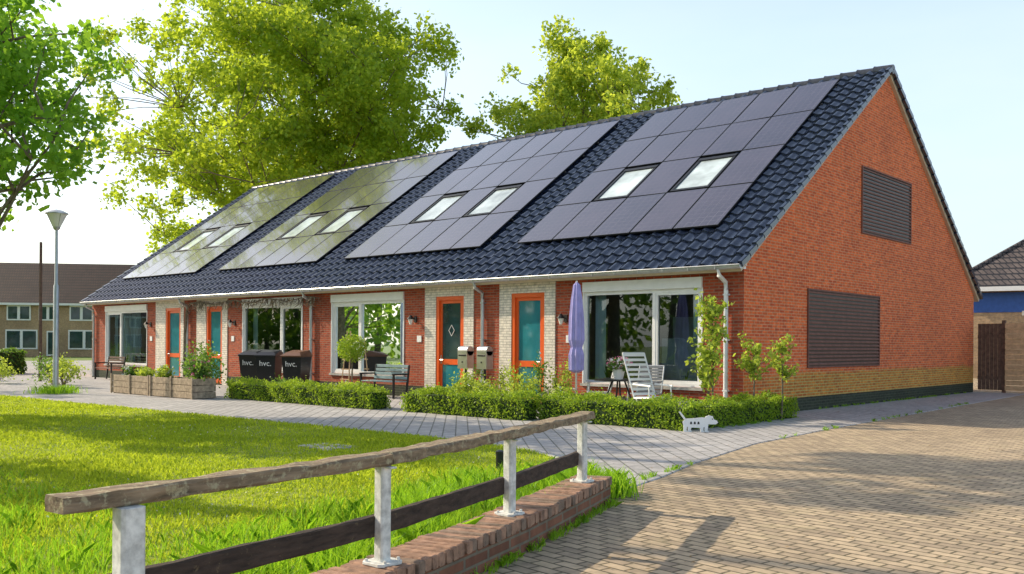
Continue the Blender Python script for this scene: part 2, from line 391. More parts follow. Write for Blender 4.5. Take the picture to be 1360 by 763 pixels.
for x in (-3.0,-11.5,-16.3,-25.8):
    g.box((x-.9,2.2,.05),(x+.9,3.0,.45),1); g.box((x-.9,2.85,.45),(x+.9,3.0,.9),1); g.box((x-.6,3.15,1.4),(x+.5,3.19,2.1),2)
    g.lathe((x+1.3,2.6,0.03),[(.12,0),(.02,.05),(.02,1.3),(.2,1.35),(.12,1.65)],10,2)
g.make("rooms",[M_room,M_dark,M_curtain],H)
def window(a,b,side,mul,idx):
    x0,x1=-b,-a; y=0.06; mull=-mul
    f=MB(); t=0.075
    cz=2.80-0.22
    f.box((x0,-0.05,cz),(x1,0.10,WZ1-0.005),0)
    f.box((x0,0.02,WZ0+.002),(x0+t,0.12,cz),0); f.box((x1-t,0.02,WZ0+.002),(x1,0.12,cz),0)
    f.box((x0+t,0.02,WZ0+.002),(x1-t,0.12,WZ0+t),0); f.box((x0+t,0.02,cz-t),(x1-t,0.12,cz-.002),0)
    f.box((mull-t/2,0.022,WZ0+t),(mull+t/2,0.118,cz-t),0)
    s0,s1=(mull+t/2,x1-t) if side=='R' else (x0+t,mull-t/2)
    ss=0.05
    f.box((s0,0.03,WZ0+t),(s0+ss,0.10,cz-t),0); f.box((s1-ss,0.03,WZ0+t),(s1,0.10,cz-t),0)
    f.box((s0+ss,0.03,WZ0+t),(s1-ss,0.10,WZ0+t+ss),0); f.box((s0+ss,0.03,cz-t-ss),(s1-ss,0.10,cz-t),0)
    f.box((x0-0.04,-0.06,WZ0-0.06),(x1+0.04,0.03,WZ0-.001),1)
    f.box((x0-.01,-0.02,WZ0),(x0-.001+.02,0.02,cz),0); f.box((x1-.02,-0.02,WZ0),(x1+.01,0.02,cz),0)
    f.make("window_frame",[M_white,M_conc],H)
    g=MB(); g.face([(x0+t,0.075,WZ0+t),(x1-t,0.075,WZ0+t),(x1-t,0.075,cz-t),(x0+t,0.075,cz-t)]); g.make("window_glass",M_glass,H)
    c=MB()
    def pleat(xa,xb,z0,z1,yy=0.32,m=0):
        n=max(4,int((xb-xa)/0.05)); pts=[(xa+(xb-xa)*i/n, yy+0.03*math.sin(i*1.9)+0.01*math.sin(i*0.7)) for i in range(n+1)]
        for p,q in zip(pts[:-1],pts[1:]): c.face([(p[0],p[1],z0),(q[0],q[1],z0),(q[0],q[1],z1),(p[0],p[1],z1)],m)
    pleat(x0+.1,x0+.42,WZ0-.1,2.55); pleat(x1-.4,x1-.1,WZ0-.1,2.55)
    if idx in (1,2): pleat(x0+.1,x1-.1,WZ0-.1,1.0,0.45)
    if idx==3: pleat(mull-.6,mull+.8,WZ0-.1,2.55,0.4)
    if idx==0: c.box((s0+.05,0.2,WZ0+.1),(s1-.05,0.22,1.55),1)
    c.make("curtains",[M_curtain,M_blind],H)
    q=MB(); q.box((x0+.1,0.15,WZ0-.04),(x1-.1,0.30,WZ0+.0),0)
    for k in range(4):
        xx=x0+0.5+k*(x1-x0-1.0)/3
        q.lathe((xx,0.22,WZ0),[(0.05,0),(0.07,0.12),(0.06,0.13)],10,1)
        for _ in range(16):
            a_=random.uniform(0,6.28); r_=random.uniform(.03,.12); h_=random.uniform(.1,.3)
            q.tube([(xx,0.22,WZ0+.12),(xx+r_*.5*math.cos(a_),0.22+r_*.3*math.sin(a_),WZ0+.12+h_*.6),(xx+r_*math.cos(a_),0.22+r_*.4*math.sin(a_),WZ0+.12+h_)],[.012,.018,.003],4,2)
    q.make("windowsill_pots",[M_white,M_conc,M_shrubd],H)
for i,wv in enumerate(wins): window(*wv,i)
def door(a,b,da,db,i):
    x0,x1=-b,-a; d0,d1=-db,-da; y=-0.025
    s=MB(); top=2.955; dt=2.62
    s.box((x0+.002,y,0.0),(d0,0.16,top),0); s.box((d1,y,0.0),(x1-.002,0.16,top),0); s.box((d0,y+.0015,dt),(d1,0.158,top-.001),0)
    s.make("white_brick_surround",M_wbrick,H)
    f=MB(); t=0.10
    f.box((d0+.002,-0.01,0.02),(d0+t,0.12,dt-.003),0); f.box((d1-t,-0.01,0.02),(d1-.002,0.12,dt-.003),0)
    f.box((d0+t,-0.01,dt-t),(d1-t,0.12,dt-.003),0); 
    f.box((d0,-0.06,0.0),(d1,0.10,0.045),2)
    l0,l1=d0+t,d1-t
    st=0.075
    f.box((l0,0.04,0.05),(l0+st,0.09,dt-t),0); f.box((l1-st,0.04,0.05),(l1,0.09,dt-t),0)
    f.box((l0+st,0.041,0.05),(l1-st,0.089,0.22),0); f.box((l0+st,0.041,dt-t-.08),(l1-st,0.089,dt-t),0)
    f.box((l0+st,0.041,0.88),(l1-st,0.089,1.02),0)
    f.box((l0+st,0.06,0.22),(l1-st,0.075,0.88),3); f.box((l0+st,0.06,1.02),(l1-st,0.075,dt-t-.08),1)
    hx=l1-0.045 if i in (0,2) else l0+0.045
    f.tube([(hx,0.03,1.0),(hx,-0.01,1.0),(hx+(-0.12 if i in (0,2) else 0.12),-0.01,1.0)],0.01,6,4)
    f.box((hx-.02,0.03,0.9),(hx+.02,0.042,1.12),4)
    f.make("front_door",[M_orange,M_doorglass if i!=1 else M_darkglass,M_black,M_doorglass,M_alu],H)
    if i==1:
        q=MB(); c=((l0+l1)/2,0.05,1.75); 
        q.beam((c[0],c[1],c[2]+.14),(c[0]+.1,c[1],c[2]),.012,.012); q.beam((c[0]+.1,c[1],c[2]),(c[0],c[1],c[2]-.14),.012,.012)
        q.beam((c[0],c[1],c[2]-.14),(c[0]-.1,c[1],c[2]),.012,.012); q.beam((c[0]-.1,c[1],c[2]),(c[0],c[1],c[2]+.14),.012,.012)
        q.make("door_ornament",M_white,H)
for i,dv in enumerate(drs): door(*dv,i)

# ---- roof
SL=0.71; TH=math.atan(SL); Y0=-0.36; RX0=-LEN-0.12; RX1=0.14
def roof_pt(x,y,off=0.0,front=True):
    z=3.2+SL*y
    yy=y-math.sin(TH)*off; zz=z+math.cos(TH)*off
    if not front: yy=DEP-yy
    return (x,yy,zz)
def tiled(front,name,percol=8):
    tw=0.32; ntile=int((RX1-RX0)/tw); tw=(RX1-RX0)/ntile
    nx=ntile*percol+1
    X=np.linspace(RX0,RX1,nx); ph=(X-RX0)/tw%1.0
    prof=0.055*(np.clip(np.cos((ph-0.35)*2*np.pi),-0.5,1)+0.5)/1.5
    nc=27; ys=np.linspace(Y0,RID,nc+1)
    rg=np.random.default_rng(3)
    rows=[]
    for c in range(nc):
        a=ys[c]; b_=ys[c+1]+0.03
        jt=np.repeat(rg.normal(size=ntile)*0.003,percol); jt=np.append(jt,jt[-1])
        for yv,off in ((a,-0.01),(a,0.045),(b_,0.005)):
            off_arr=prof+off+jt if off>-0.005 else prof*0.3-0.0
            z=3.2+SL*yv
            yy=yv-math.sin(TH)*off_arr; zz=z+math.cos(TH)*off_arr
            if not front: yy=DEP-yy
            rows.append(np.stack([X,np.broadcast_to(yy,X.shape),np.broadcast_to(zz,X.shape)],1))
    V=np.concatenate(rows)
    idx=np.arange(nx-1)
    fl=[]
    for c in range(nc):
        for k in (0,1):
            r0=(c*3+k)*nx; r1=r0+nx
            f=np.stack([r0+idx,r0+idx+1,r1+idx+1,r1+idx],1)
            if not front: f=f[:,::-1]
            fl.append(f)
    F=np.concatenate(fl)
    me=bpy.data.meshes.new(name); me.from_pydata(V.tolist(),[],F.tolist()); me.materials.append(M_tile)
    me.polygons.foreach_set("use_smooth",[True]*len(F)); me.update()
    try: me.set_sharp_from_angle(angle=math.radians(50))
    except Exception: pass
    o=bpy.data.objects.new(name,me); link(o,H)
tiled(True,"roof_tiles_front",8); tiled(False,"roof_tiles_back",4)
r=MB()
for fr in (True,False):
    p=[roof_pt(RX0+.03,Y0+.02,-0.14,fr),roof_pt(RX1-.06,Y0+.02,-0.14,fr),roof_pt(RX1-.06,RID,-0.14,fr),roof_pt(RX0+.03,RID,-0.14,fr)]
    q=[roof_pt(RX0+.03,Y0+.02,-0.02,fr),roof_pt(RX1-.06,Y0+.02,-0.02,fr),roof_pt(RX1-.06,RID,-0.02,fr),roof_pt(RX0+.03,RID,-0.02,fr)]
    r.face(p,0); r.face([p[0],p[1],q[1],q[0]],0); r.face([p[1],p[2],q[2],q[1]],0); r.face([p[3],p[0],q[0],q[3]],0)
r.make("roof_deck",M_cream,H)
r=MB()
n=27
for xv in (RX1-0.02,RX0+0.02):
  for fr in (True,False):
    for c in range(n):
        ya=Y0+(RID-Y0)*c/n; yb=Y0+(RID-Y0)*(c+1)/n+0.02
        a=Vector(roof_pt(xv,ya,0.035,fr)); b_=Vector(roof_pt(xv,yb,-0.005,fr))
        r.beam(a,b_,0.10,0.13)
r.make("verge_tiles",M_tile,H)
r=MB(); n=66
for c in range(n):
    xa=RX0+(RX1-RX0)*c/n; xb=RX0+(RX1-RX0)*(c+1)/n+0.03
    r.tube([(xa,RID,8.45),(xa+.06,RID,8.455),(xb,RID,8.44)],[0.15,0.128,0.12],10)
r.make("ridge_tiles",M_ridge,H,smooth=True)
r=MB()
r.box((-LEN-.05,-0.30,2.905),(0.05,-0.02,2.955),0)
r.box((-LEN-.06,-0.02,2.968),(-.002+.06,-0.001,3.06),0)
r.make("soffit",M_white,H)
r=MB(); prof=[]
for k in range(9):
    a=math.pi*k/8; prof.append((-0.38-0.07*math.cos(a),2.96-0.075*math.sin(a)))
for (y0,z0),(y1,z1) in zip(prof[:-1],prof[1:]):
    r.face([(-LEN-.1,y0,z0),(0.14,y0,z0),(0.14,y1,z1),(-LEN-.1,y1,z1)])
r.face([(0.14,y,z) for y,z in prof]); r.face([(-LEN-.1,y,z) for y,z in prof])
r.tube([(-LEN-.1,-0.455,2.965),(0.14,-0.455,2.965)],0.012,6)
for k in range(48): 
    x=-LEN+k*0.6; r.box((x,-0.456,2.895),(x+.015,-0.30,2.955))
r.make("gutter",M_zinc,H)
for x,mt in ((-0.35,M_pipew),(-7.0,M_zinc),(-13.98,M_zinc),(-21.08,M_zinc),(-28.3,M_zinc)):
    r=MB(); r.tube([(x,-0.38,2.9),(x,-0.36,2.78),(x,-0.10,2.66),(x,-0.075,2.5),(x,-0.075,0.05)],0.045,10)
    for z in (0.5,1.5,2.4): r.box((x-.05,-0.118,z),(x+.05,0.0,z+.03))
    r.make("downpipe",mt,H,smooth=True)
def louver(y0,y1,z0,z1):
    r=MB(); 
    r.box((0.001,y0,z0),(0.006,y1,z1),1)
    fr=0.035
    r.box((0.0015,y0,z0),(0.034,y0+fr,z1)); r.box((0.0015,y1-fr,z0),(0.034,y1,z1)); r.box((0.0015,y0+fr,z0),(0.033,y1-fr,z0+fr)); r.box((0.0015,y0+fr,z1-fr),(0.033,y1-fr,z1))
    n=int((z1-z0-2*fr)/0.083)
    for k in range(n):
        z=z0+fr+(z1-z0-2*fr)*(k+.5)/n
        # sloping blade with a front lip, dark gap underneath
        r.face([(0.008,y0+fr,z+.030),(0.030,y0+fr,z+.006),(0.030,y1-fr,z+.006),(0.008,y1-fr,z+.030)])
        r.face([(0.030,y0+fr,z+.006),(0.030,y0+fr,z-.020),(0.030,y1-fr,z-.020),(0.030,y1-fr,z+.006)])
    r.make("louvre_panel",[M_louver,M_black],H)
louver(2.85,7.0,0.93,2.67); louver(5.83,9.2,4.15,5.79)
cw=1.13; rh=1.55
for a0 in (1.03,7.95,14.95,22.15):
    pv=MB()
    for c in range(5):
        for rr in range(4):
            xa=-(a0+cw*(c+1))+0.014; xb=-(a0+cw*c)-0.014
            ya=0.88+rh*rr+0.012; yb=0.88+rh*(rr+1)-0.012
            if rr==1 and c in (1,3):
                sk_=MB()
                P=lambda x,y,o: roof_pt(x,y,o)
                ya2=ya+0.04; yb2=yb-0.10; xa2=xa+.03; xb2=xb-.03; fw_=0.07
                def rim(xA,xB,yA,yB,o0,o1,mi):
                    bot=[P(xA,yA,o0),P(xB,yA,o0),P(xB,yB,o0),P(xA,yB,o0)]; tp=[P(xA,yA,o1),P(xB,yA,o1),P(xB,yB,o1),P(xA,yB,o1)]
                    sk_.face(tp,mi)
                    for i in range(4): sk_.face([bot[i],bot[(i+1)%4],tp[(i+1)%4],tp[i]],mi)
                rim(xa2,xb2,ya2,ya2+fw_,0,.13,0); rim(xa2,xb2,yb2-fw_*1.5,yb2,0,.14,0)
                rim(xa2,xa2+fw_,ya2+fw_,yb2-fw_*1.5,0,.13,0); rim(xb2-fw_,xb2,ya2+fw_,yb2-fw_*1.5,0,.13,0)
                rim(xa2+fw_,xb2-fw_,ya2+fw_,yb2-fw_*1.5,0,.105,1)
                sk_.make("skylight",[M_blackm,M_skyl],H)
                continue
            o0,o1=0.10,0.135
            tl=random.uniform(-.004,.004)
            bot=[roof_pt(xa,ya,o0),roof_pt(xb,ya,o0),roof_pt(xb,yb,o0),roof_pt(xa,yb,o0)]
            tp=[roof_pt(xa,ya,o1+tl),roof_pt(xb,ya,o1-tl),roof_pt(xb,yb,o1-tl),roof_pt(xa,yb,o1+tl)]
            e=0.014; o2=o1+0.001
            ins=[roof_pt(xa+e,ya+e,o2+tl),roof_pt(xb-e,ya+e,o2-tl),roof_pt(xb-e,yb-e,o2-tl),roof_pt(xa+e,yb-e,o2+tl)]
            pv.face(ins,0)
            for i in range(4):
                pv.face([bot[i],bot[(i+1)%4],tp[(i+1)%4],tp[i]],1)
                pv.face([tp[i],tp[(i+1)%4],ins[(i+1)%4],ins[i]],1)
            pv.face(bot[::-1],1)
    for rr in range(4):
        for q in (0.35,1.2):
            y=0.88+rh*rr+q
            if rr==1: continue
            pv.beam(roof_pt(-(a0+5*cw)-.05,y,0.07),roof_pt(-a0+.05,y,0.07),0.04,0.05,1)
    pv.make("solar_panels",[M_pv,M_blackm],H)
def wall_lamp(x,z):
    r=MB(); r.box((x-.05,-0.03,z-.08),(x+.05,-0.001,z+.08),0); r.tube([(x,-0.02,z),(x,-0.16,z+.06)],0.012,6,0)
    r.lathe((x,-0.18,z-.14),[(0.03,0),(0.07,.14)],8,1); r.lathe((x,-0.18,z),[(0.10,0),(0.05,.07),(0.01,.11)],8,0)
    r.make("wall_lamp",[M_blackm,M_opal],H)
wall_lamp(-9.5,2.05); wall_lamp(-4.45,2.0); wall_lamp(-18.2,2.05); wall_lamp(-23.8,2.05)
for x in (-4.35,-9.35,-18.3,-23.75):
    r=MB(); r.box((x-.08,-0.02,1.45),(x+.08,-0.001,1.62),0); r.make("house_number_plate",M_white,H)

# ------------------------------------------------------------------ foliage tools
def leaves(P,size,rng,flat=0.0,var=0.4):
    n=len(P)
    a=rng.normal(size=(n,3)); 
    a/=np.linalg.norm(a,axis=1,keepdims=True)
    t=rng.normal(size=(n,3)); t[:,2]*=(1-flat)
    b=np.cross(a,t); b/=np.linalg.norm(b,axis=1,keepdims=True)+1e-9
    s=size*(1+var*rng.uniform(-1,1,size=(n,1)))
    V=np.stack([P-a*s*.5, P+b*s*.32-a*s*.05, P+a*s*.5, P-b*s*.32-a*s*.05],1)
    return V
def blob(rng,c,r,n,shell=0.5):
    d=rng.normal(size=(n,3)); d/=np.linalg.norm(d,axis=1,keepdims=True)
    rr=rng.uniform(0,1,size=(n,1))**shell
    return np.array(c)+d*rr*np.array(r)
def tree(name,loc,seed,trunk_r,crown_c,crown_r,nclump,lpc,leaf,mat,clump_r=(0.6,1.4),trunk_top=0.8,limbs=26,shape='round',lowcut=None,flowers=0,sub=28,limbk=0.4):
    rng=np.random.default_rng(seed); T=empty(name,loc)
    cc=np.array(crown_c,float); cr=np.array(crown_r,float)
    C=[];tries=0
    while len(C)<nclump and tries<20000:
        tries+=1
        d=rng.normal(size=3); d/=np.linalg.norm(d); rr=rng.uniform(0.15,1.0)**0.5
        lump=1+0.16*math.sin(3*d[0]+seed)+0.14*math.sin(5*d[1]+2*seed)+0.12*math.sin(7*d[2]+3*seed+4*d[0])
        p=cc+d*rr*cr*lump
        if shape=='upright':
            h=(p[2]-(cc[2]-cr[2]))/(2*cr[2]); 
            k=0.62+0.55*math.sin(min(1,max(0,h))*math.pi*0.9+0.35)
            p[0]=cc[0]+(p[0]-cc[0])*k; p[1]=cc[1]+(p[1]-cc[1])*k
        if lowcut and p[2]<lowcut: continue
        C.append(p)
    C=np.array(C)
    mb=MB(); top=np.array([cc[0]*0.9,cc[1]*0.9,cc[2]+cr[2]*trunk_top])
    tp=[]; trr=[]
    for i in range(9):
        t=i/8; q=np.array([0,0,-0.1])*(1-t)+top*t+np.array([math.sin(t*5+seed)*.25*t,math.cos(t*4+seed)*.25*t,0])
        tp.append(q); trr.append(trunk_r*(1-t)**0.8*(1.25 if i==0 else 1)+0.02)
    mb.tube(tp,trr,10)
    tp=np.array(tp)
    idx=rng.choice(len(C),min(limbs,len(C)),replace=False); segs=[]
    for k in idx:
        e=C[k]; r0=math.hypot(e[0],e[1]); zt=max(tp[1][2]*0.9, e[2]-0.75*r0-0.5)
        j=np.argmin(np.abs(tp[:,2]-zt)); j=min(j,6); s=tp[j]
        mid=s*0.5+e*0.5+np.array([0,0,-0.12*r0])+rng.normal(size=3)*0.2
        R=trr[j]*limbk
        pts=[s,(s+mid)/2+rng.normal(size=3)*.08,mid,(mid+e)/2+rng.normal(size=3)*.12,e]
        mb.tube(pts,[R,R*.8,R*.55,R*.33,0.02],6); segs+=pts[1:]
    segs=np.array(segs)
    for k in range(len(C)):
        e=C[k]; dd=np.linalg.norm(segs-e,axis=1)+np.where(segs[:,2]>e[2],2,0); s=segs[np.argmin(dd)]
        if np.linalg.norm(s-e)<0.05: continue
        m_=(s+e)/2+rng.normal(size=3)*.15
        mb.tube([s,m_,e],[0.035,0.025,0.01],4)
    mb.make("trunk_and_limbs",M_bark,T,smooth=True)
    P=[]
    for p in C:
        r=rng.uniform(*clump_r); n=int(lpc*(0.6+0.8*rng.random())*(r/np.mean(clump_r))**1.5)
        ns=max(3,n//sub)
        sb=blob(rng,p,(r,r,r*0.75),ns,0.45)
        per=max(1,n//ns)
        q=np.repeat(sb,per,0)+rng.normal(size=(len(sb)*per,3))*r*0.22
        P.append(q)
    P=np.concatenate(P)
    np_mesh("foliage",leaves(P,leaf,rng),4,mat,T)
    if flowers:
        f=MB()
        sel=P[rng.choice(len(P),flowers,replace=False)]
        for s_ in sel:
            s_=s_+np.array([0,0,0.10])
            for k in range(6):
                z=k*0.025; r=0.03*(1-k/7); a=k*2.4
                f.tube([(s_[0]+r*math.cos(a),s_[1]+r*math.sin(a),s_[2]+z),(s_[0]-r*math.cos(a),s_[1]-r*math.sin(a),s_[2]+z+.02)],[.013,.009],4)
        f.make("flower_candles",M_flw,T)
    return T

tree("poplar_tree",(-42.2,19.6,0),3,0.45,(0,0,15.6),(9.5,9.5,11.4),800,170,0.28,M_poplar,(0.6,1.35),0.85,42,'upright',sub=14,limbk=.32)
tree("poplar_tree",(-28,31,0),11,0.36,(0,0,12.4),(6.0,6.0,9.2),430,150,0.27,M_poplar2,(0.5,1.15),0.8,26,'upright',sub=14,limbk=.32)
tree("chestnut_tree",(-11.9,-11.0,0),5,0.25,(0,0,6.2),(3.1,3.1,3.0),190,130,0.16,M_chest,(0.35,0.75),0.7,34,'round',None,60,sub=12)
# further street trees outside the frame (they throw the dappled shade)
tree("lime_tree",(-31,-14,0),21,0.25,(0,0,6.6),(3.8,3.8,4.0),110,75,0.30,M_lime,(0.6,1.1),0.7,20)
tree("lime_tree",(-10.6,-17.2,0),22,0.22,(0,0,6.2),(2.2,2.2,2.4),30,100,0.25,M_lime,(0.5,0.8),0.75,14)
tree("lime_tree",(-19.0,-16.0,0),24,0.24,(0,0,6.4),(3.0,3.0,3.0),60,110,0.25,M_lime,(0.5,0.85),0.7,18)
tree("lime_tree",(-12.0,-12.2,0),25,0.24,(0,0,14.8),(3.4,3.4,3.4),44,130,0.30,M_lime,(0.55,0.9),0.7,16,'round',11.2)
tree("lime_tree",(-12.0,-17.6,0),23,0.24,(0,0,17.6),(2.6,2.0,3.2),34,130,0.32,M_lime,(0.55,0.9),0.7,16,'round',14.6)
# tree belt to the south-west (seen in the window reflections)
rng=np.random.default_rng(77); C=[]
for k in range(230):
    C.append((rng.uniform(-95,12),-44+rng.uniform(-5,5),rng.uniform(1,10+3*math.sin(k))))
P=np.concatenate([blob(rng,c,(2.2,2.2,1.8),60) for c in C])
B=empty("tree_belt"); np_mesh("foliage",leaves(P,0.75,rng),4,M_lime,B)
mb=MB()
for k in range(22): 
    x=-92+k*4.8+random.uniform(-1,1); mb.tube([(x,-44,0),(x+.3,-44,5),(x,-44,9)],[.3,.22,.08],7)
mb.make("trunks",M_bark,B)

def hedge(name,segs,h,seed,mat=M_hedge,dens=1700,leaf=0.043,w=0.42):
    rng=np.random.default_rng(seed); E=empty(name); core=MB(); P=[]
    for si,((x0,y0),(x1,y1)) in enumerate(segs):
        xa,xb=min(x0,x1)-w/2,max(x0,x1)+w/2; ya,yb=min(y0,y1)-w/2,max(y0,y1)+w/2
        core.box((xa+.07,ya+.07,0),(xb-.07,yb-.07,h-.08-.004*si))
        area=2*((xb-xa)+(yb-ya))*h+(xb-xa)*(yb-ya); n=int(area*dens)
        p=rng.uniform(0,1,size=(n,3)); lo=np.array([xa,ya,0.02]); hi=np.array([xb,yb,h])
        q=lo+p*(hi-lo)
        pr=np.array([(yb-ya)*h,(yb-ya)*h,(xb-xa)*h,(xb-xa)*h,(xb-xa)*(yb-ya)]); ch=rng.choice(5,n,p=pr/pr.sum())
        dep=np.abs(rng.normal(size=n))*0.035
        q[ch==0,0]=xa+dep[ch==0]; q[ch==1,0]=xb-dep[ch==1]; q[ch==2,1]=ya+dep[ch==2]; q[ch==3,1]=yb-dep[ch==3]; q[ch==4,2]=h-dep[ch==4]
        wob=0.05*np.sin(q[:,0]*5.1+seed)+0.045*np.sin(q[:,1]*6.3+q[:,0]*2.7)+0.025*np.sin(q[:,0]*17)
        q[:,2]+=wob*(q[:,2]/h); 
        q+=rng.normal(size=(n,3))*0.022
        q[:,1]+=0.045*np.sin(q[:,0]*7.3+q[:,2]*9)
        P.append(q)
        sp=q[rng.random(n)<0.06].copy(); sp[:,2]+=rng.uniform(0,.09,len(sp))*(sp[:,2]>h*.8); P.append(sp)
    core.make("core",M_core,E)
    P=np.concatenate(P); P=P[P[:,2]>0.01]
    np_mesh("foliage",leaves(P,leaf,rng),4,mat,E); return E
hedge("box_hedge",[((-5.5,-3.6),(-2.6,-3.5)),((-2.15,-3.25),(0.55,-3.0)),((0.6,-2.45),(0.6,0.45))],0.45,1)
hedge("box_hedge",[((-12.0,-3.75),(-6.75,-3.6))],0.44,2)
hedge("box_hedge",[((-5.5,-3.1),(-5.5,-2.4))],0.42,3)

def shrub(name,c,r,n,leaf,mat,seed,flowers=None,nf=0,stems=True):
    rng=np.random.default_rng(seed); E=empty(name,(c[0],c[1],0)); P=[]
    k=max(4,n//60); cen=blob(rng,(0,0,c[2]),(r[0]*.8,r[1]*.8,r[2]*.8),k,0.4)
    for q in cen: P.append(q+rng.normal(size=(n//k,3))*np.array(r)*0.24)
    P=np.concatenate(P); P=P[P[:,2]>0.02]
    np_mesh("foliage",leaves(P,leaf,rng),4,mat,E)
    if stems:
        mb=MB()
        for q in cen[:14]: mb.tube([(0,0,0),(q[0]*.4,q[1]*.4,q[2]*.5),tuple(q)],[.014,.01,.004],4)
        mb.make("stems",M_bark,E)
    if flowers:
        F=P[rng.choice(len(P),min(nf,len(P)),replace=False)]+np.array([0,-.02,.03])
        F=np.concatenate([F+rng.normal(size=F.shape)*.012 for _ in range(4)])
        np_mesh("flowers",leaves(F,0.05,rng),4,flowers,E)
    return E
k=100
for x,y,z,r,n,mt in [(-5.0,-2.6,.42,(.5,.35,.42),850,M_shrub),(-4.4,-2.8,.45,(.4,.3,.36),700,M_shrub),(-3.7,-2.6,.55,(.45,.4,.48),850,M_shrub),(-3.2,-2.8,.42,(.35,.3,.34),500,M_shrub),
                  (-4.2,-1.2,.6,(.4,.35,.55),800,M_shrubd),(-3.8,-1.0,.65,(.3,.3,.5),500,M_shrub),(-5.3,-1.3,.5,(.3,.3,.45),400,M_shrub),(-2.4,-2.7,.35,(.35,.2,.28),400,M_shrub),
                  (-1.2,-2.6,.35,(.4,.2,.25),350,M_shrub),(-6.7,-0.6,.5,(.25,.2,.4),400,M_shrubd),(-8.6,-3.0,.35,(.5,.25,.25),400,M_shrub),(-11.0,-3.0,.35,(.6,.25,.28),500,M_shrubd)]:
    k+=1; shrub("garden_shrub",(x,y,z),r,n,0.06,mt,k,M_flw if k%3==0 else None,12)
for x,y,z,r,n,mt,fl in [(-12.7,-4.5,.75,(.5,.3,.3),900,M_shrubd,M_flp),(-13.4,-3.9,.8,(.7,.4,.6),1400,M_shrubd,M_flw),(-14.2,-4.5,.65,(.4,.25,.2),500,M_shrub,M_flw),(-15.3,-4.5,.62,(.5,.25,.18),500,M_shrub,None),(-16.2,-4.5,.62,(.4,.25,.2),400,M_shrubd,M_flw),
                        (-20.5,-4.5,.5,(.8,.5,.5),900,M_shrub,None),(-22.5,-4,.5,(.9,.6,.5),900,M_shrubd,M_flw),(-24.5,-5,.5,(.9,.6,.45),900,M_shrub,None),(-27.5,-4.5,.5,(1.2,.6,.5),1000,M_shrubd,M_flw),(-31,-5,.6,(1.5,.8,.6),1200,M_shrub,None),(-35,-4,.7,(1.6,.8,.7),1200,M_shrubd,None)]:
    k+=1; shrub("flowering_shrub" if fl else "garden_shrub",(x,y,z),r,n,0.08,mt,k,fl,40)
for x0 in (-16.6,-14.4):
    E=empty("wooden_planter",(x0,-4.8,0)); r=MB()
    for i in range(3):
        z=0.02+i*0.165
        r.box((0,0,z),(2.1,0.04,z+.155)); r.box((0,0.6,z),(2.1,0.64,z+.155)); r.box((0.0,0.041,z),(0.04,0.599,z+.155)); r.box((2.06,0.041,z),(2.1,0.599,z+.155))
    for xx in (-.03,1.03,2.07): r.box((xx,-0.03,0),(xx+.06,-.001,0.54))
    r.box((0.04,0.04,0.0),(2.06,0.6,0.42),1)
    r.make("boards",[M_greywood,M_soil],E,bevel=0.006)
E=empty("topiary_ball_tree",(-10.65,-1.2,0)); r=MB()
r.lathe((0,0,0),[(0.14,0),(0.2,0.34),(0.21,0.36),(0.18,0.36),(0.17,0.32)],16); r.tube([(0,0,.3),(0.02,0,.7),(0,0,1.2)],[.025,.02,.018],7,1)
r.make("pot_and_stem",[M_terra,M_bark],E,smooth=True)
rng=np.random.default_rng(9); P=blob(rng,(0,0,1.28),(.38,.38,.34),2200,0.25); P+=rng.normal(size=P.shape)*.035
np_mesh("foliage",leaves(P,0.055,rng),4,M_hedge,E)
def sapling(name,loc,h,seed,spread,n=30,leaf=0.09,mat=M_shrub,low=0.3,per=3):
    rng=np.random.default_rng(seed); E=empty(name,loc); r=MB(); P=[]
    r.tube([(0,0,0),(0.02,0,h*.5),(-.01,0.01,h)],[.02,.015,.005],6)
    for k_ in range(n):
        z=rng.uniform(low,1)*h; a=rng.uniform(0,6.28); l=spread*rng.uniform(.4,1.1)*(1.1-0.4*z/h)
        e=(l*math.cos(a),l*math.sin(a)*.7,z+l*.7); r.tube([(0,0,z),(e[0]*.5,e[1]*.5,z+l*.2),e],[.008,.006,.003],4)
        for t in np.linspace(.25,1,6): P.append(np.array([e[0]*t,e[1]*t,z+(e[2]-z)*t])+rng.normal(size=(per,3))*.04)
    r.make("stem",M_bark,E); P=np.concatenate(P); np_mesh("foliage",leaves(P,leaf,rng),4,mat,E); return E
sapling("climbing_shrub",(0.20,-1.55,0),2.1,31,0.48,52,0.09,per=4)
sapling("climbing_shrub",(-0.15,-1.1,0),1.2,33,0.35,16,0.075)
sapling("young_fruit_tree",(0.6,-0.75,0),1.5,32,0.48,22,0.085,low=.5,per=4)
sapling("young_fruit_tree",(0.8,0.0,0),1.4,35,0.42,18,0.085,low=.5,per=4)
for x,y,s in [(0.05,-2.1,1.0),(0.2,-1.0,0.9),(-0.5,-1.6,0.8),(-1.4,-2.3,.8)]:
    E=empty("plant_pot",(x,y,0)); r=MB(); r.lathe((0,0,0),[(0.15*s,0),(0.21*s,0.38*s),(0.225*s,0.4*s),(0.19*s,0.4*s),(0.18*s,0.36*s)],18); r.make("pot",M_conc,E,smooth=True)

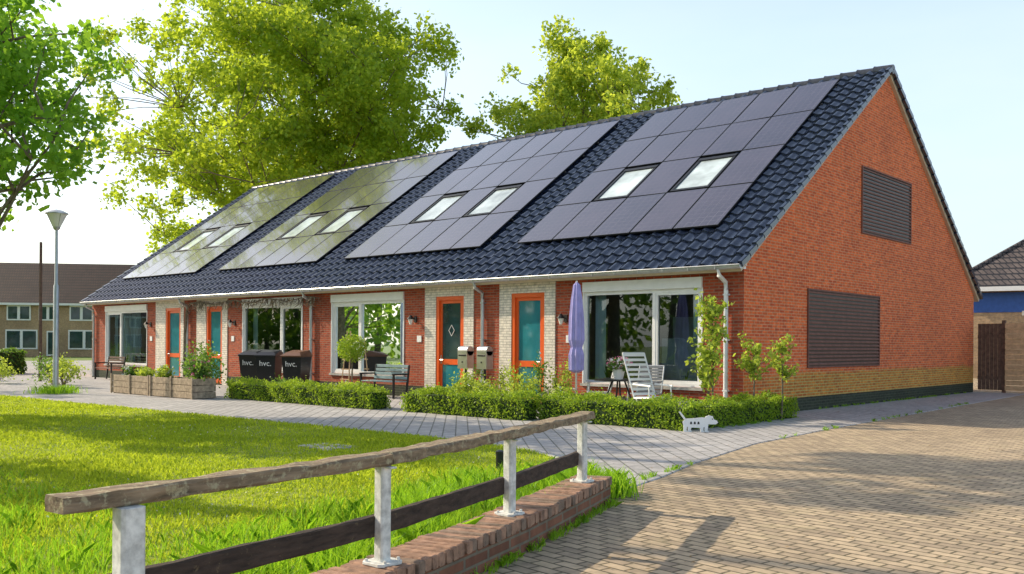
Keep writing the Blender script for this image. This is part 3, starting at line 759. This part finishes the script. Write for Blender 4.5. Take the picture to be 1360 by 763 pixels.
# ------------------------------------------------------------------ street furniture etc
E=empty("street_lamp",(-17.1,-6.1,0)); r=MB()
r.tube([(0,0,0),(0,0,2.9),(0,0,2.95),(0,0,4.45)],[.075,.07,.045,.035],12,0)
r.lathe((0,0,4.40),[(.05,0),(.09,.05),(.09,.09)],16,0)
r.lathe((0,0,4.49),[(.10,0),(.25,.34)],20,1)
r.lathe((0,0,4.83),[(.29,0),(.29,.03),(.16,.10),(.02,.13)],20,0)
for a in range(4):
    c_,s_=math.cos(a*1.57),math.sin(a*1.57); r.tube([(.09*c_,.09*s_,4.48),(.27*c_,.27*s_,4.84)],.008,4,0)
r.make("post_and_lantern",[M_zinc,M_opal],E,smooth=True)
E=empty("telegraph_pole",(-25.5,-3.2,0)); r=MB(); r.tube([(0,0,0),(.0,0,4.9)],[.06,.05],8); r.make("pole",M_darkwood,E)
def bin_(x,y,rz,lid):
    E=empty("wheelie_bin",(x,y,0),rz); r=MB()
    def sec(w,d,z): return [(-w/2,-d/2,z),(w/2,-d/2,z),(w/2,d/2,z),(-w/2,d/2,z)]
    a=sec(.46,.50,.06); b_=sec(.58,.68,1.02); 
    k_=len(r.v); r.v+=a+b_
    for i in range(4): r.f.append((k_+i,k_+(i+1)%4,k_+4+(i+1)%4,k_+4+i)); r.m.append(0)
    r.f.append((k_,k_+3,k_+2,k_+1)); r.m.append(0); r.f.append((k_+4,k_+5,k_+6,k_+7)); r.m.append(0)
    r.box((-.31,-.37,1.021),(.31,.35,1.055),1)
    l0=[(-.31,-.39,1.056),(.31,-.39,1.056),(.31,.37,1.056),(-.31,.37,1.056)]; l1=[(-.20,-.22,1.15),(.20,-.22,1.15),(.25,.28,1.21),(-.25,.28,1.21)]
    r.face(l1,1)
    for i in range(4): r.face([l0[i],l0[(i+1)%4],l1[(i+1)%4],l1[i]],1)
    r.tube([(-.26,.43,1.07),(.26,.43,1.07)],.018,8,0)
    for s_ in (-1,1):
        r.tube([(s_*.26,.28,.10),(s_*.31,.28,.10)],.10,14,0)
        r.box((s_*.2-.02,.35,.99),(s_*.2+.02,.44,1.09),0)
    r.make("body_and_lid",[M_black,lid],E,bevel=0.02)
    t=bpy.data.curves.new("lettering",'FONT'); t.body="hvc."; t.size=0.22; t.align_x='CENTER'; t.extrude=0.002; t.materials.append(M_white)
    o=bpy.data.objects.new("lettering",t); o.location=(0,-.336,.76); o.rotation_euler=(math.radians(95.5),0,0); link(o,E)
bin_(-15.1,-1.3,.55,M_black); bin_(-14.05,-1.45,.65,M_black); bin_(-12.95,-1.3,.5,M_brownlid)
for x in (-5.55,-6.15):
    E=empty("letterbox",(x,-1.5,0)); r=MB()
    r.tube([(0,0,0),(0,0,.85)],.03,8,1)
    r.box((-.15,-.12,.85),(.15,.10,1.25),0); 
    r.tube([(-.15,-.01,1.25),(.15,-.01,1.25)],.112,16,0)
    r.box((-.12,-.128,1.13),(.12,-.119,1.17),1); r.box((-.02,-.128,.98),(.02,-.119,1.02),1)
    r.make("box",[M_steel,M_blackm],E,bevel=0.008)
E=empty("closed_parasol",(-2.66,-1.9,0)); r=MB()
r.tube([(0,0,0),(0,0,2.68)],.02,8,1); r.lathe((0,0,0),[(.25,0),(.25,.06),(.05,.1)],16,2)
n=20;prof=[(.05,.85),(.13,.9),(.135,1.2),(.10,1.35),(.14,1.5),(.13,1.9),(.10,2.3),(.06,2.6),(.01,2.66)]
k_=len(r.v)
for rr,z in prof:
    for j in range(n):
        a=2*math.pi*j/n; q=rr*(1+.22*(j%2)); r.v.append((q*math.cos(a),q*math.sin(a),z))
for i in range(len(prof)-1):
    for j in range(n):
        j2=(j+1)%n; r.f.append((k_+i*n+j,k_+i*n+j2,k_+(i+1)*n+j2,k_+(i+1)*n+j)); r.m.append(0)
r.make("canopy_and_pole",[M_lav,M_alu,M_conc],E)
E=empty("garden_table",(-1.95,-1.45,0)); r=MB()
r.lathe((0,0,.70),[(.48,0),(.48,.03)],24,0)
for a in range(4):
    c_,s_=math.cos(a*1.57+.78),math.sin(a*1.57+.78); r.tube([(.12*c_,.12*s_,.7),(.38*c_,.38*s_,0)],.018,6,0)
r.make("table_top_and_legs",M_blackm,E)
E=empty("flower_pot",(-1.95,-1.45,.73)); r=MB(); r.lathe((0,0,0),[(.09,0),(.13,.18),(.14,.2)],14); r.make("pot",M_white,E)
rng=np.random.default_rng(55); P=blob(rng,(0,0,.27),(.24,.24,.14),500); np_mesh("foliage",leaves(P,.06,rng),4,M_shrubd,E)
P=blob(rng,(0,0,.32),(.26,.26,.13),260,.1); np_mesh("flowers",leaves(P[:130],.06,rng),4,M_flw,E); np_mesh("flowers_pink",leaves(P[130:],.05,rng),4,M_flp,E)
def chair(name,loc,rz,mat,seatmat,recl=0.18,bh=1.0):
    E=empty(name,loc,rz); r=MB(); w_=.27
    for s_ in (-1,1):
        x=s_*w_
        r.tube([(x,-.30,0),(x,-.22,.42),(x,-.20,.66)],.016,6)
        r.tube([(x,-.25,.64),(x,.24,.66)],.02,6)
        r.tube([(x,-.22,.42),(x,.22,.40)],.016,6)
        r.tube([(x,.34,0),(x,.12,.36),(x,.22,.42),(x,.22+recl,bh)],.016,6)
    r.tube([(-w_,.22+recl,bh),(w_,.22+recl,bh)],.016,6); r.tube([(-w_,-.22,.42),(w_,-.22,.42)],.014,6); r.tube([(-w_,-.28,.12),(w_,-.28,.12)],.01,6); r.tube([(-w_,.3,.08),(w_,.3,.08)],.01,6)
    n=7
    for i in range(n):
        y=-.19+.40*i/(n-1); r.box((-w_+.01,y-.024,.415),(w_-.01,y+.024,.43),1)
    n=9
    for i in range(n):
        t=(i+.6)/n; y=.22+recl*t; z=.42+(bh-.42)*t; r.beam((-w_+.01,y,z),(w_-.01,y,z),.012,.05,1)
    r.make("frame_and_slats",[mat,seatmat],E)
chair("white_reclining_chair",(-0.95,-1.75,0),math.radians(75),M_white,M_white,0.34,1.25)
chair("garden_chair",(-2.85,-0.9,0),math.radians(-50),M_zinc,M_blind,.15,1.0)
chair("garden_chair",(-1.9,-0.6,0),math.radians(10),M_zinc,M_blind,.15,.98)
def bench(loc,rz,mat):
    E=empty("garden_bench",loc,rz); r=MB(); w_=.65
    for s_ in (-1,1):
        x=s_*w_; r.beam((x,-.22,0),(x,-.22,.62),.05,.05,1); r.beam((x,.2,0),(x,.3,.85),.05,.05,1); r.beam((x,-.26,.62),(x,.26,.62),.05,.04,1)
    for i in range(5): r.beam((-w_,-.2+.1*i,.43),(w_,-.2+.1*i,.43),.08,.025)
    for i in range(4): r.beam((-w_,.235+.022*i,.52+.1*i),(w_,.235+.022*i,.52+.1*i),.025,.075)
    r.make("seat_and_back",[mat,M_blackm],E)
bench((-9.9,-0.75,0),0,simple("blue_grey_paint",(0.25,0.35,0.38),rough=.6))
bench((-25.6,-0.7,0),0,M_darkwood)
E=empty("wooden_trellis",(-12.1,-0.3,0)); r=MB()
for x in (-.18,.18): r.beam((x,0,0),(x*0.4,.15,1.75),.03,.03)
for i in range(5): r.beam((-.2+.02*i,.03*i,.4+.28*i),(.2-.02*i,.03*i,.4+.28*i),.02,.025)
r.make("rungs",M_tanwood,E)
E=empty("wisteria_vine",(0,0,0)); r=MB(); 
main=[(-21.2,-.12,0),(-21.15,-.12,1.5),(-21.0,-.14,2.5)]+[(-20.6+i*.55,-.2+.05*math.sin(i*2),2.72+.06*math.sin(i*1.7)) for i in range(14)]
r.tube(main,[.05]*3+[.035-.0017*i for i in range(14)],6)
for k_ in range(190):
    x=random.uniform(-21,-13.5); y=random.uniform(-.35,-.08); z=2.75
    l=random.uniform(.15,.5); r.tube([(x,y,z),(x+random.uniform(-.2,.2),y-.05,z-l*.5),(x+random.uniform(-.3,.3),y-.05,z-l*random.uniform(.3,1))],[.012,.009,.004],3)
r.make("stems",M_bark,E)
E=empty("white_dog_ornament",(0.98,-3.38,0),math.radians(42)); r=MB()
def slab(pts,t=.02,m=0,y=0):
    r.face([(p[0],y-t/2,p[1]) for p in pts],m); r.face([(p[0],y+t/2,p[1]) for p in pts][::-1],m)
    for i in range(len(pts)): 
        p=pts[i];q=pts[(i+1)%len(pts)]; r.face([(p[0],y-t/2,p[1]),(q[0],y-t/2,q[1]),(q[0],y+t/2,q[1]),(p[0],y+t/2,p[1])],m)
slab([(-.22,.10),(-.10,.075),(.06,.07),(.16,.09),(.20,.15),(.18,.23),(.08,.24),(-.06,.225),(-.18,.22),(-.235,.17)])
slab([(.14,.16),(.20,.13),(.30,.13),(.335,.155),(.33,.185),(.27,.21),(.25,.26),(.19,.275),(.13,.25)],.028)
slab([(.15,.26),(.20,.26),(.19,.18),(.165,.15),(.14,.19)],.036)
slab([(-.21,.20),(-.26,.27),(-.30,.33),(-.275,.335),(-.23,.28),(-.185,.22)],.018)
for x in (-.19,-.12,.08,.15): slab([(x-.028,0),(x+.035,0),(x+.035,.02),(x+.018,.03),(x+.03,.12),(x-.03,.12)],.024+.001*(x>0))
slab([(.245+.010*math.cos(a),.215+.010*math.sin(a)) for a in range(6)],.04,1); slab([(.325,.165),(.338,.165),(.338,.182),(.325,.182)],.032,1)
for x in (-.10,-.04,.02): slab([(x-.018,.13),(x+.018,.13),(x+.012,.17),(x-.012,.17)],.028,1)
r.make("cut_out",[M_white,M_black],E)
E=empty("garden_bollard_light",(1.94,-9.14,0)); r=MB(); r.tube([(0,0,0),(0,0,.2)],.045,12,0); r.lathe((0,0,.2),[(.05,0),(.05,.03),(.02,.045)],12,0); r.make("bollard",M_black,E,smooth=True)

# ------------------------------------------------------------------ foreground wooden railing on low brick wall
FP=[(4.0,-10.34),(4.59,-11.92),(5.07,-13.46),(5.32,-14.97),(5.5,-16.6),(5.6,-18.2)]
W=empty("low_brick_wall"); r=MB()
wl=[(3.86,-9.98)]+FP
WT=0.235; hw=0.15
def offs(pl,d):
    out=[]
    for i,p in enumerate(pl):
        a=Vector(pl[max(i-1,0)]); b_=Vector(pl[min(i+1,len(pl)-1)]); t=(b_-a).normalized(); nrm=Vector((-t.y,t.x)); out.append((p[0]+nrm.x*d,p[1]+nrm.y*d))
    return out
A=offs(wl,hw); Bq=offs(wl,-hw)
r2=MB()
for i in range(len(wl)-1):
    r.face([(*A[i],0),(*A[i+1],0),(*A[i+1],WT-.06),(*A[i],WT-.06)]); r.face([(*Bq[i],0),(*Bq[i+1],0),(*Bq[i+1],WT-.06),(*Bq[i],WT-.06)])
r.face([(*A[0],0),(*Bq[0],0),(*Bq[0],WT-.06),(*A[0],WT-.06)])
r.make("wall",M_lowwall,W)
for i in range(len(wl)-1):
    p=Vector((*wl[i],0)); q=Vector((*wl[i+1],0)); d=(q-p); n=max(1,int(d.length/0.078)); dn=d.normalized(); sd_=Vector((-dn.y,dn.x,0))
    for j in range(n):
        c=p+d*((j+.5)/n); c.z=WT-.035+random.uniform(-.005,.005)
        r2.beam(c-sd_*(hw+.015+random.uniform(-.008,.008)),c+sd_*(hw+.015+random.uniform(-.008,.008)),d.length/n-.009,.07,random.choice((0,0,1)),3,.002)
for i in range(len(wl)-1):
    a=[(*A[i],WT-.012),(*A[i+1],WT-.012),(*Bq[i+1],WT-.012),(*Bq[i],WT-.012)]; r2.face(a,2)
M_cap1=simple("cap_brick_a",(0.36,0.21,0.14),rough=.9,var=.35,scale=14,bstr=.4); M_cap2=simple("cap_brick_b",(0.24,0.165,0.12),rough=.9,var=.35,scale=14,bstr=.4)
r2.make("cap_bricks",[M_cap1,M_cap2,M_mortar],W)
E=empty("wooden_railing"); r=MB()
TOP=0.79
dirE=(Vector(FP[0])-Vector(FP[1])).normalized()
ends=[(FP[0][0]+dirE.x*.16,FP[0][1]+dirE.y*.16)]
pl=ends+FP[1:3]+[(5.30,-15.25)]
for i in range(len(pl)-1): r.beam((*pl[i],TOP),(*pl[i+1],TOP),0.13,0.062,0,16,.006)
pl=ends+FP[1:]
off=offs(pl,-0.05)
for i in range(len(pl)-1): r.beam((*off[i],0.43),(*off[i+1],0.43),0.05,0.11,1,12,.004)
r.make("rails",[M_rail,M_rail2],E)
r=MB()
for i,(x,y) in enumerate(FP):
    a=math.atan2(FP[min(i+1,5)][1]-FP[max(i-1,0)][1],FP[min(i+1,5)][0]-FP[max(i-1,0)][0])
    if i!=3:
        r.beam((x,y,WT),(x,y,TOP-.036),.07,.07); r.beam((x,y,WT-.002),(x,y,WT+.015),.17,.17)
        c_,s_=math.cos(a),math.sin(a)
        for u_,v_ in ((.06,.06),(-.06,.06),(.06,-.06),(-.06,-.06)): r.tube([(x+u_*c_-v_*s_,y+u_*s_+v_*c_,WT+.01),(x+u_*c_-v_*s_,y+u_*s_+v_*c_,WT+.03)],.01,6)
        r.box((x-.09,y-.02,TOP-.046),(x+.09,y+.02,TOP-.036))
    else:
        r.beam((x,y,WT),(x,y,TOP-.036),.10,.10)
r.make("posts",M_post,E,bevel=0.003)

# ------------------------------------------------------------------ grass
rng=np.random.default_rng(4)
def inside(P,poly):
    x,y=P[:,0],P[:,1]; res=np.zeros(len(P),bool); n=len(poly); j=n-1
    for i in range(n):
        xi,yi=poly[i]; xj,yj=poly[j]
        c=((yi>y)!=(yj>y))&(x<(xj-xi)*(y-yi)/(yj-yi+1e-12)+xi); res^=c; j=i
    return res
near0=np.array([6.0,-15.5])
def blades(P,h,wd,lean,hv=.5,zb=.015):
    n=len(P); a=rng.uniform(0,2*np.pi,n); d=np.stack([np.cos(a),np.sin(a)],1)
    hh=h*(1+hv*rng.uniform(-1,1,n)); b=rng.uniform(0,2*np.pi,n); l=(lean*hh*rng.uniform(.2,1.3,n))[:,None]*np.stack([np.cos(b),np.sin(b)],1)
    w2=(wd*.5*rng.uniform(.6,1.3,n))[:,None]*d
    z0=np.full((n,1),zb)
    B0=np.concatenate([P-w2,z0],1); B1=np.concatenate([P+w2,z0],1)
    M0=np.concatenate([P+l*.35-w2*.8,(hh*.6)[:,None]+zb],1); M1=np.concatenate([P+l*.35+w2*.8,(hh*.6)[:,None]+zb],1)
    T=np.concatenate([P+l,(hh*(1-.25*np.minimum(1,lean*1.0)))[:,None]+zb],1)
    return np.stack([B0,B1,M1,T,M0],1)
G=empty("grass")
n=440000; P=np.stack([rng.uniform(-20,4.5,n),rng.uniform(-17.5,-7.0,n)],1); P=P[inside(P,lawn)]
dist=np.linalg.norm(P-near0,axis=1)+3; keep=rng.random(len(P))<np.clip(9.0/dist,0,1)**1.3; P=P[keep]; dist=dist[keep]
h=0.042+0.018*np.sin(P[:,0]*1.3)*np.sin(P[:,1]*1.7)
V=blades(P,h,0.006+0.0007*dist,.6); np_mesh("lawn_blades",V,5,M_grass,G)
def segdist(P,pl):
    best=np.full(len(P),1e9)
    for a,b_ in zip(pl[:-1],pl[1:]):
        a=np.array(a);b_=np.array(b_); t=np.clip(((P-a)@(b_-a))/((b_-a)@(b_-a)),0,1); best=np.minimum(best,np.linalg.norm(P-(a+t[:,None]*(b_-a)),axis=1))
    return best
n=230000; P=np.stack([rng.uniform(-5,5.2,n),rng.uniform(-17.5,-8.6,n)],1); P=P[inside(P,lawn)]
sd1=segdist(P,[(3.7,-9.6)]+[(x-.2,y) for x,y in FP])
south=np.clip((-12.8-P[:,1])/2.5,0,1)
den=np.clip(1.0-(sd1-.5)/1.6,0,1); den=np.maximum(den,south*.65)
clump=0.6+0.4*np.sin(P[:,0]*4.1+1.3*np.sin(P[:,1]*3.2))*np.sin(P[:,1]*3.7)
keep=rng.random(len(P))<den*clump; P=P[keep]; den=den[keep]; clump=clump[keep]
V=blades(P,0.08+0.20*den*clump,0.0075,.7,.5); np_mesh("tall_grass",V,5,M_tall,G)
P=np.concatenate([np.array([-17.1,-6.1])+rng.normal(size=(900,2))*.25, np.array([3.72,-9.62])+rng.normal(size=(700,2))*.12])
V=blades(P,np.full(len(P),.2),.012,.6); np_mesh("tufts",V,5,M_tall,G)
W_=[]
for (xa,ya),(xb,yb),m_ in [((4.06,-9.95),(4.76,-11.85),26),((4.76,-11.85),(5.24,-13.4),22),((3.5,-9.0),(3.1,-7.0),10),((2.5,-4.4),(1.8,8.0),22),((0.06,1.0),(0.06,14),40),((0.9,-2.9),(0.9,0.5),12)]:
    for _ in range(m_):
        t=rng.random(); c_=np.array([xa+(xb-xa)*t,ya+(yb-ya)*t]); W_.append(c_+rng.normal(size=(18,2))*.022)
P=np.concatenate(W_); V=blades(P,np.full(len(P),.06),.007,1.0,zb=.004); np_mesh("joint_weeds",V,5,M_tall,G)
P=np.stack([rng.uniform(-14,3,900),rng.uniform(-15,-7.6,900),np.full(900,.065)],1); P=P[inside(P[:,:2],lawn)]; P=P[(np.sin(P[:,0]*1.1)+np.sin(P[:,1]*1.9+1))>0.3]
np_mesh("daisies",leaves(P,.022,rng,),4,M_flw,G)
E=empty("fallen_leaves")
n=2600; P=np.stack([rng.uniform(0.3,14,n),rng.uniform(-13,12,n),np.full(n,.012)],1)
a=rng.uniform(0,6.28,n); s=rng.uniform(.008,.022,n); dx=np.stack([np.cos(a)*s,np.sin(a)*s,rng.normal(size=n)*.002],1); dy=np.stack([-np.sin(a)*s*.6,np.cos(a)*s*.6,rng.normal(size=n)*.002],1)
np_mesh("leaf_litter",np.stack([P-dx,P+dy,P+dx,P-dy],1),4,M_litter,E)

# ------------------------------------------------------------------ background buildings
def terrace(name,loc,rz,ln,dep,eave,ridge,wall,roof,nun):
    E=empty(name,loc,rz); r=MB()
    r.box((-ln,0,0),(0,dep,eave),0); r.make("walls",wall,E)
    r=MB(); o=.35
    a=[(-ln-.2,-o,eave-.1),(.2,-o,eave-.1),(.2,dep/2,ridge),(-ln-.2,dep/2,ridge)]; b_=[(-ln-.2,dep+o,eave-.1),(.2,dep+o,eave-.1),(.2,dep/2,ridge),(-ln-.2,dep/2,ridge)]
    r.face(a); r.face(b_[::-1]); r.face([(0,0,eave),(0,dep,eave),(0,dep/2,ridge-.05)],1); r.face([(-ln,0,eave),(-ln,dep,eave),(-ln,dep/2,ridge-.05)],1)
    u=ln/nun
    r.make("roof",[roof,wall],E)
    r=MB(); r.box((-ln-.2,-o-.1,eave-.25),(.2,-o,eave-.05))
    gl=MB()
    for i in range(nun):
        x=-ln+u*i
        for (xa,xb,za,zb) in ((.5,2.6,3.35,4.75),(3.3,4.9,3.35,4.75),(.4,3.2,.7,2.5),(4.0,5.0,.1,2.4)):
            if xb>u: continue
            r.box((x+xa,-.08,za),(x+xb,-.01,zb)); 
            nn=2 if xb-xa>1.2 else 1; ww=(xb-xa)/nn
            for q in range(nn): gl.box((x+xa+q*ww+.13,-.1,za+.13),(x+xa+(q+1)*ww-.13,-.082,zb-.13))
    r.make("window_frames",M_white,E); gl.make("window_panes",M_darkglass,E)
    return E
terrace("terraced_houses",(-76.5,24.5,0),math.radians(49),44,9,5.0,9.0,M_tan,M_oldtile,8)
terrace("terraced_houses",(-110,-20,0),math.radians(75),44,9,5.0,8.6,M_tan,M_oldtile,8)
E=empty("neighbour_house",(0.9,36,0),math.radians(10)); r=MB()
w2,d2=7,5.5; e_=4.1; rr_=8.3
r.box((-w2,-d2,0),(w2,d2,e_),0); r.make("walls",M_tan,E)
r=MB(); o=.5
c=[(-w2-o,-d2-o,e_),(w2+o,-d2-o,e_),(w2+o,d2+o,e_),(-w2-o,d2+o,e_)]; t0=(-1.6,0,rr_); t1=(2.2,0,rr_)
r.face([c[0],c[1],t1,t0]); r.face([c[2],c[3],t0,t1]); r.face([c[3],c[0],t0]); r.face([c[1],c[2],t1]); r.face(c[::-1]); r.make("roof",M_greytile,E)
r=MB()
for p,q in ((c[0],t0),(c[3],t0),(c[1],t1),(c[2],t1),(t0,t1)): r.tube([p,q],.12,8)
r.lathe((-1.6,0,rr_),[(.1,0),(.06,.15),(.14,.3),(.02,.5)],10); r.make("hip_tiles",M_greytile,E)
r=MB(); r.box((-w2-.62,-d2-.62,e_-.16),(w2+.62,-d2-.5,e_+.04),0); r.box((-w2-.05,-d2-.04,e_-1.1),(w2+.05,-d2-.01,e_-.2),1); r.make("gutter_and_boards",[M_white,M_blue],E)
r=MB(); r.box((-0.4,-3.9,5.3),(0.6,-2.6,6.3),0); r.box((-0.3,-3.92,5.45),(0.5,-3.903,6.15),1); r.make("dormer",[M_white,M_darkglass],E)
E=empty("garden_gate",(0.05,15.1,0)); r=MB()
for i in range(6): r.box((.02+i*.115,0,.08),(.02+i*.115+.105,.03,2.15+.0))
r.box((0,.03,.4),(.7,.06,.5)); r.box((0,.03,1.7),(.7,.06,1.8)); r.box((.71,-.02,0),(.81,.08,2.25)); r.make("boards",M_darkwood,E)
E=empty("wooden_fence",(0.87,15.0,0)); r=MB()
for s_ in range(5):
    x=s_*1.85
    for i in range(13): r.box((x,(i%2)*.02,.08+i*.16),(x+1.75,.025+(i%2)*.02,.08+i*.16+.15))
    r.box((x+1.75,-.03,0),(x+1.85,.07,2.25)); r.box((x+.85,-.025,.05),(x+.92,-.002,2.18))
r.make("boards",M_tanwood,E)
E=empty("garden_shed",(1.0,17.2,0)); r=MB(); r.box((0,0,0),(7,3,2.45),0); 
for i in range(16): r.box((-.02,-.02,.05+i*.15),(7.02,-.001,.05+i*.15+.13),0)
r.box((-.15,-.15,2.45),(7.15,3.15,2.6),1); r.make("shed",[M_tanwood,M_conc],E)
rng=np.random.default_rng(88); C=[]
for k_ in range(200):
    t=rng.uniform(0,1); C.append((-130+210*t, 95+rng.uniform(-6,6)-25*abs(t-.5), rng.uniform(1,6)))
for k_ in range(90): C.append((-125+rng.uniform(-5,5),rng.uniform(-30,60),rng.uniform(1,5)))
P=np.concatenate([blob(rng,c,(3,3,2.4),60) for c in C]); np_mesh("distant_trees",leaves(P,1.1,rng),4,M_poplar)
hedge("garden_hedge",[((-46,-2),(-34,-1.0))],1.0,41,M_shrubd,260,.12,.8)
E=empty("white_railing",(-40,-4,0)); r=MB()
for i in range(14): r.beam((i*.6,i*.02,0),(i*.6,i*.02,.9),.05,.05)
r.beam((0,0,.85),(8,.25,.85),.05,.06); r.beam((0,0,.4),(8,.25,.4),.04,.05); r.make("rails",M_white,E)
print("objects",len(bpy.data.objects))
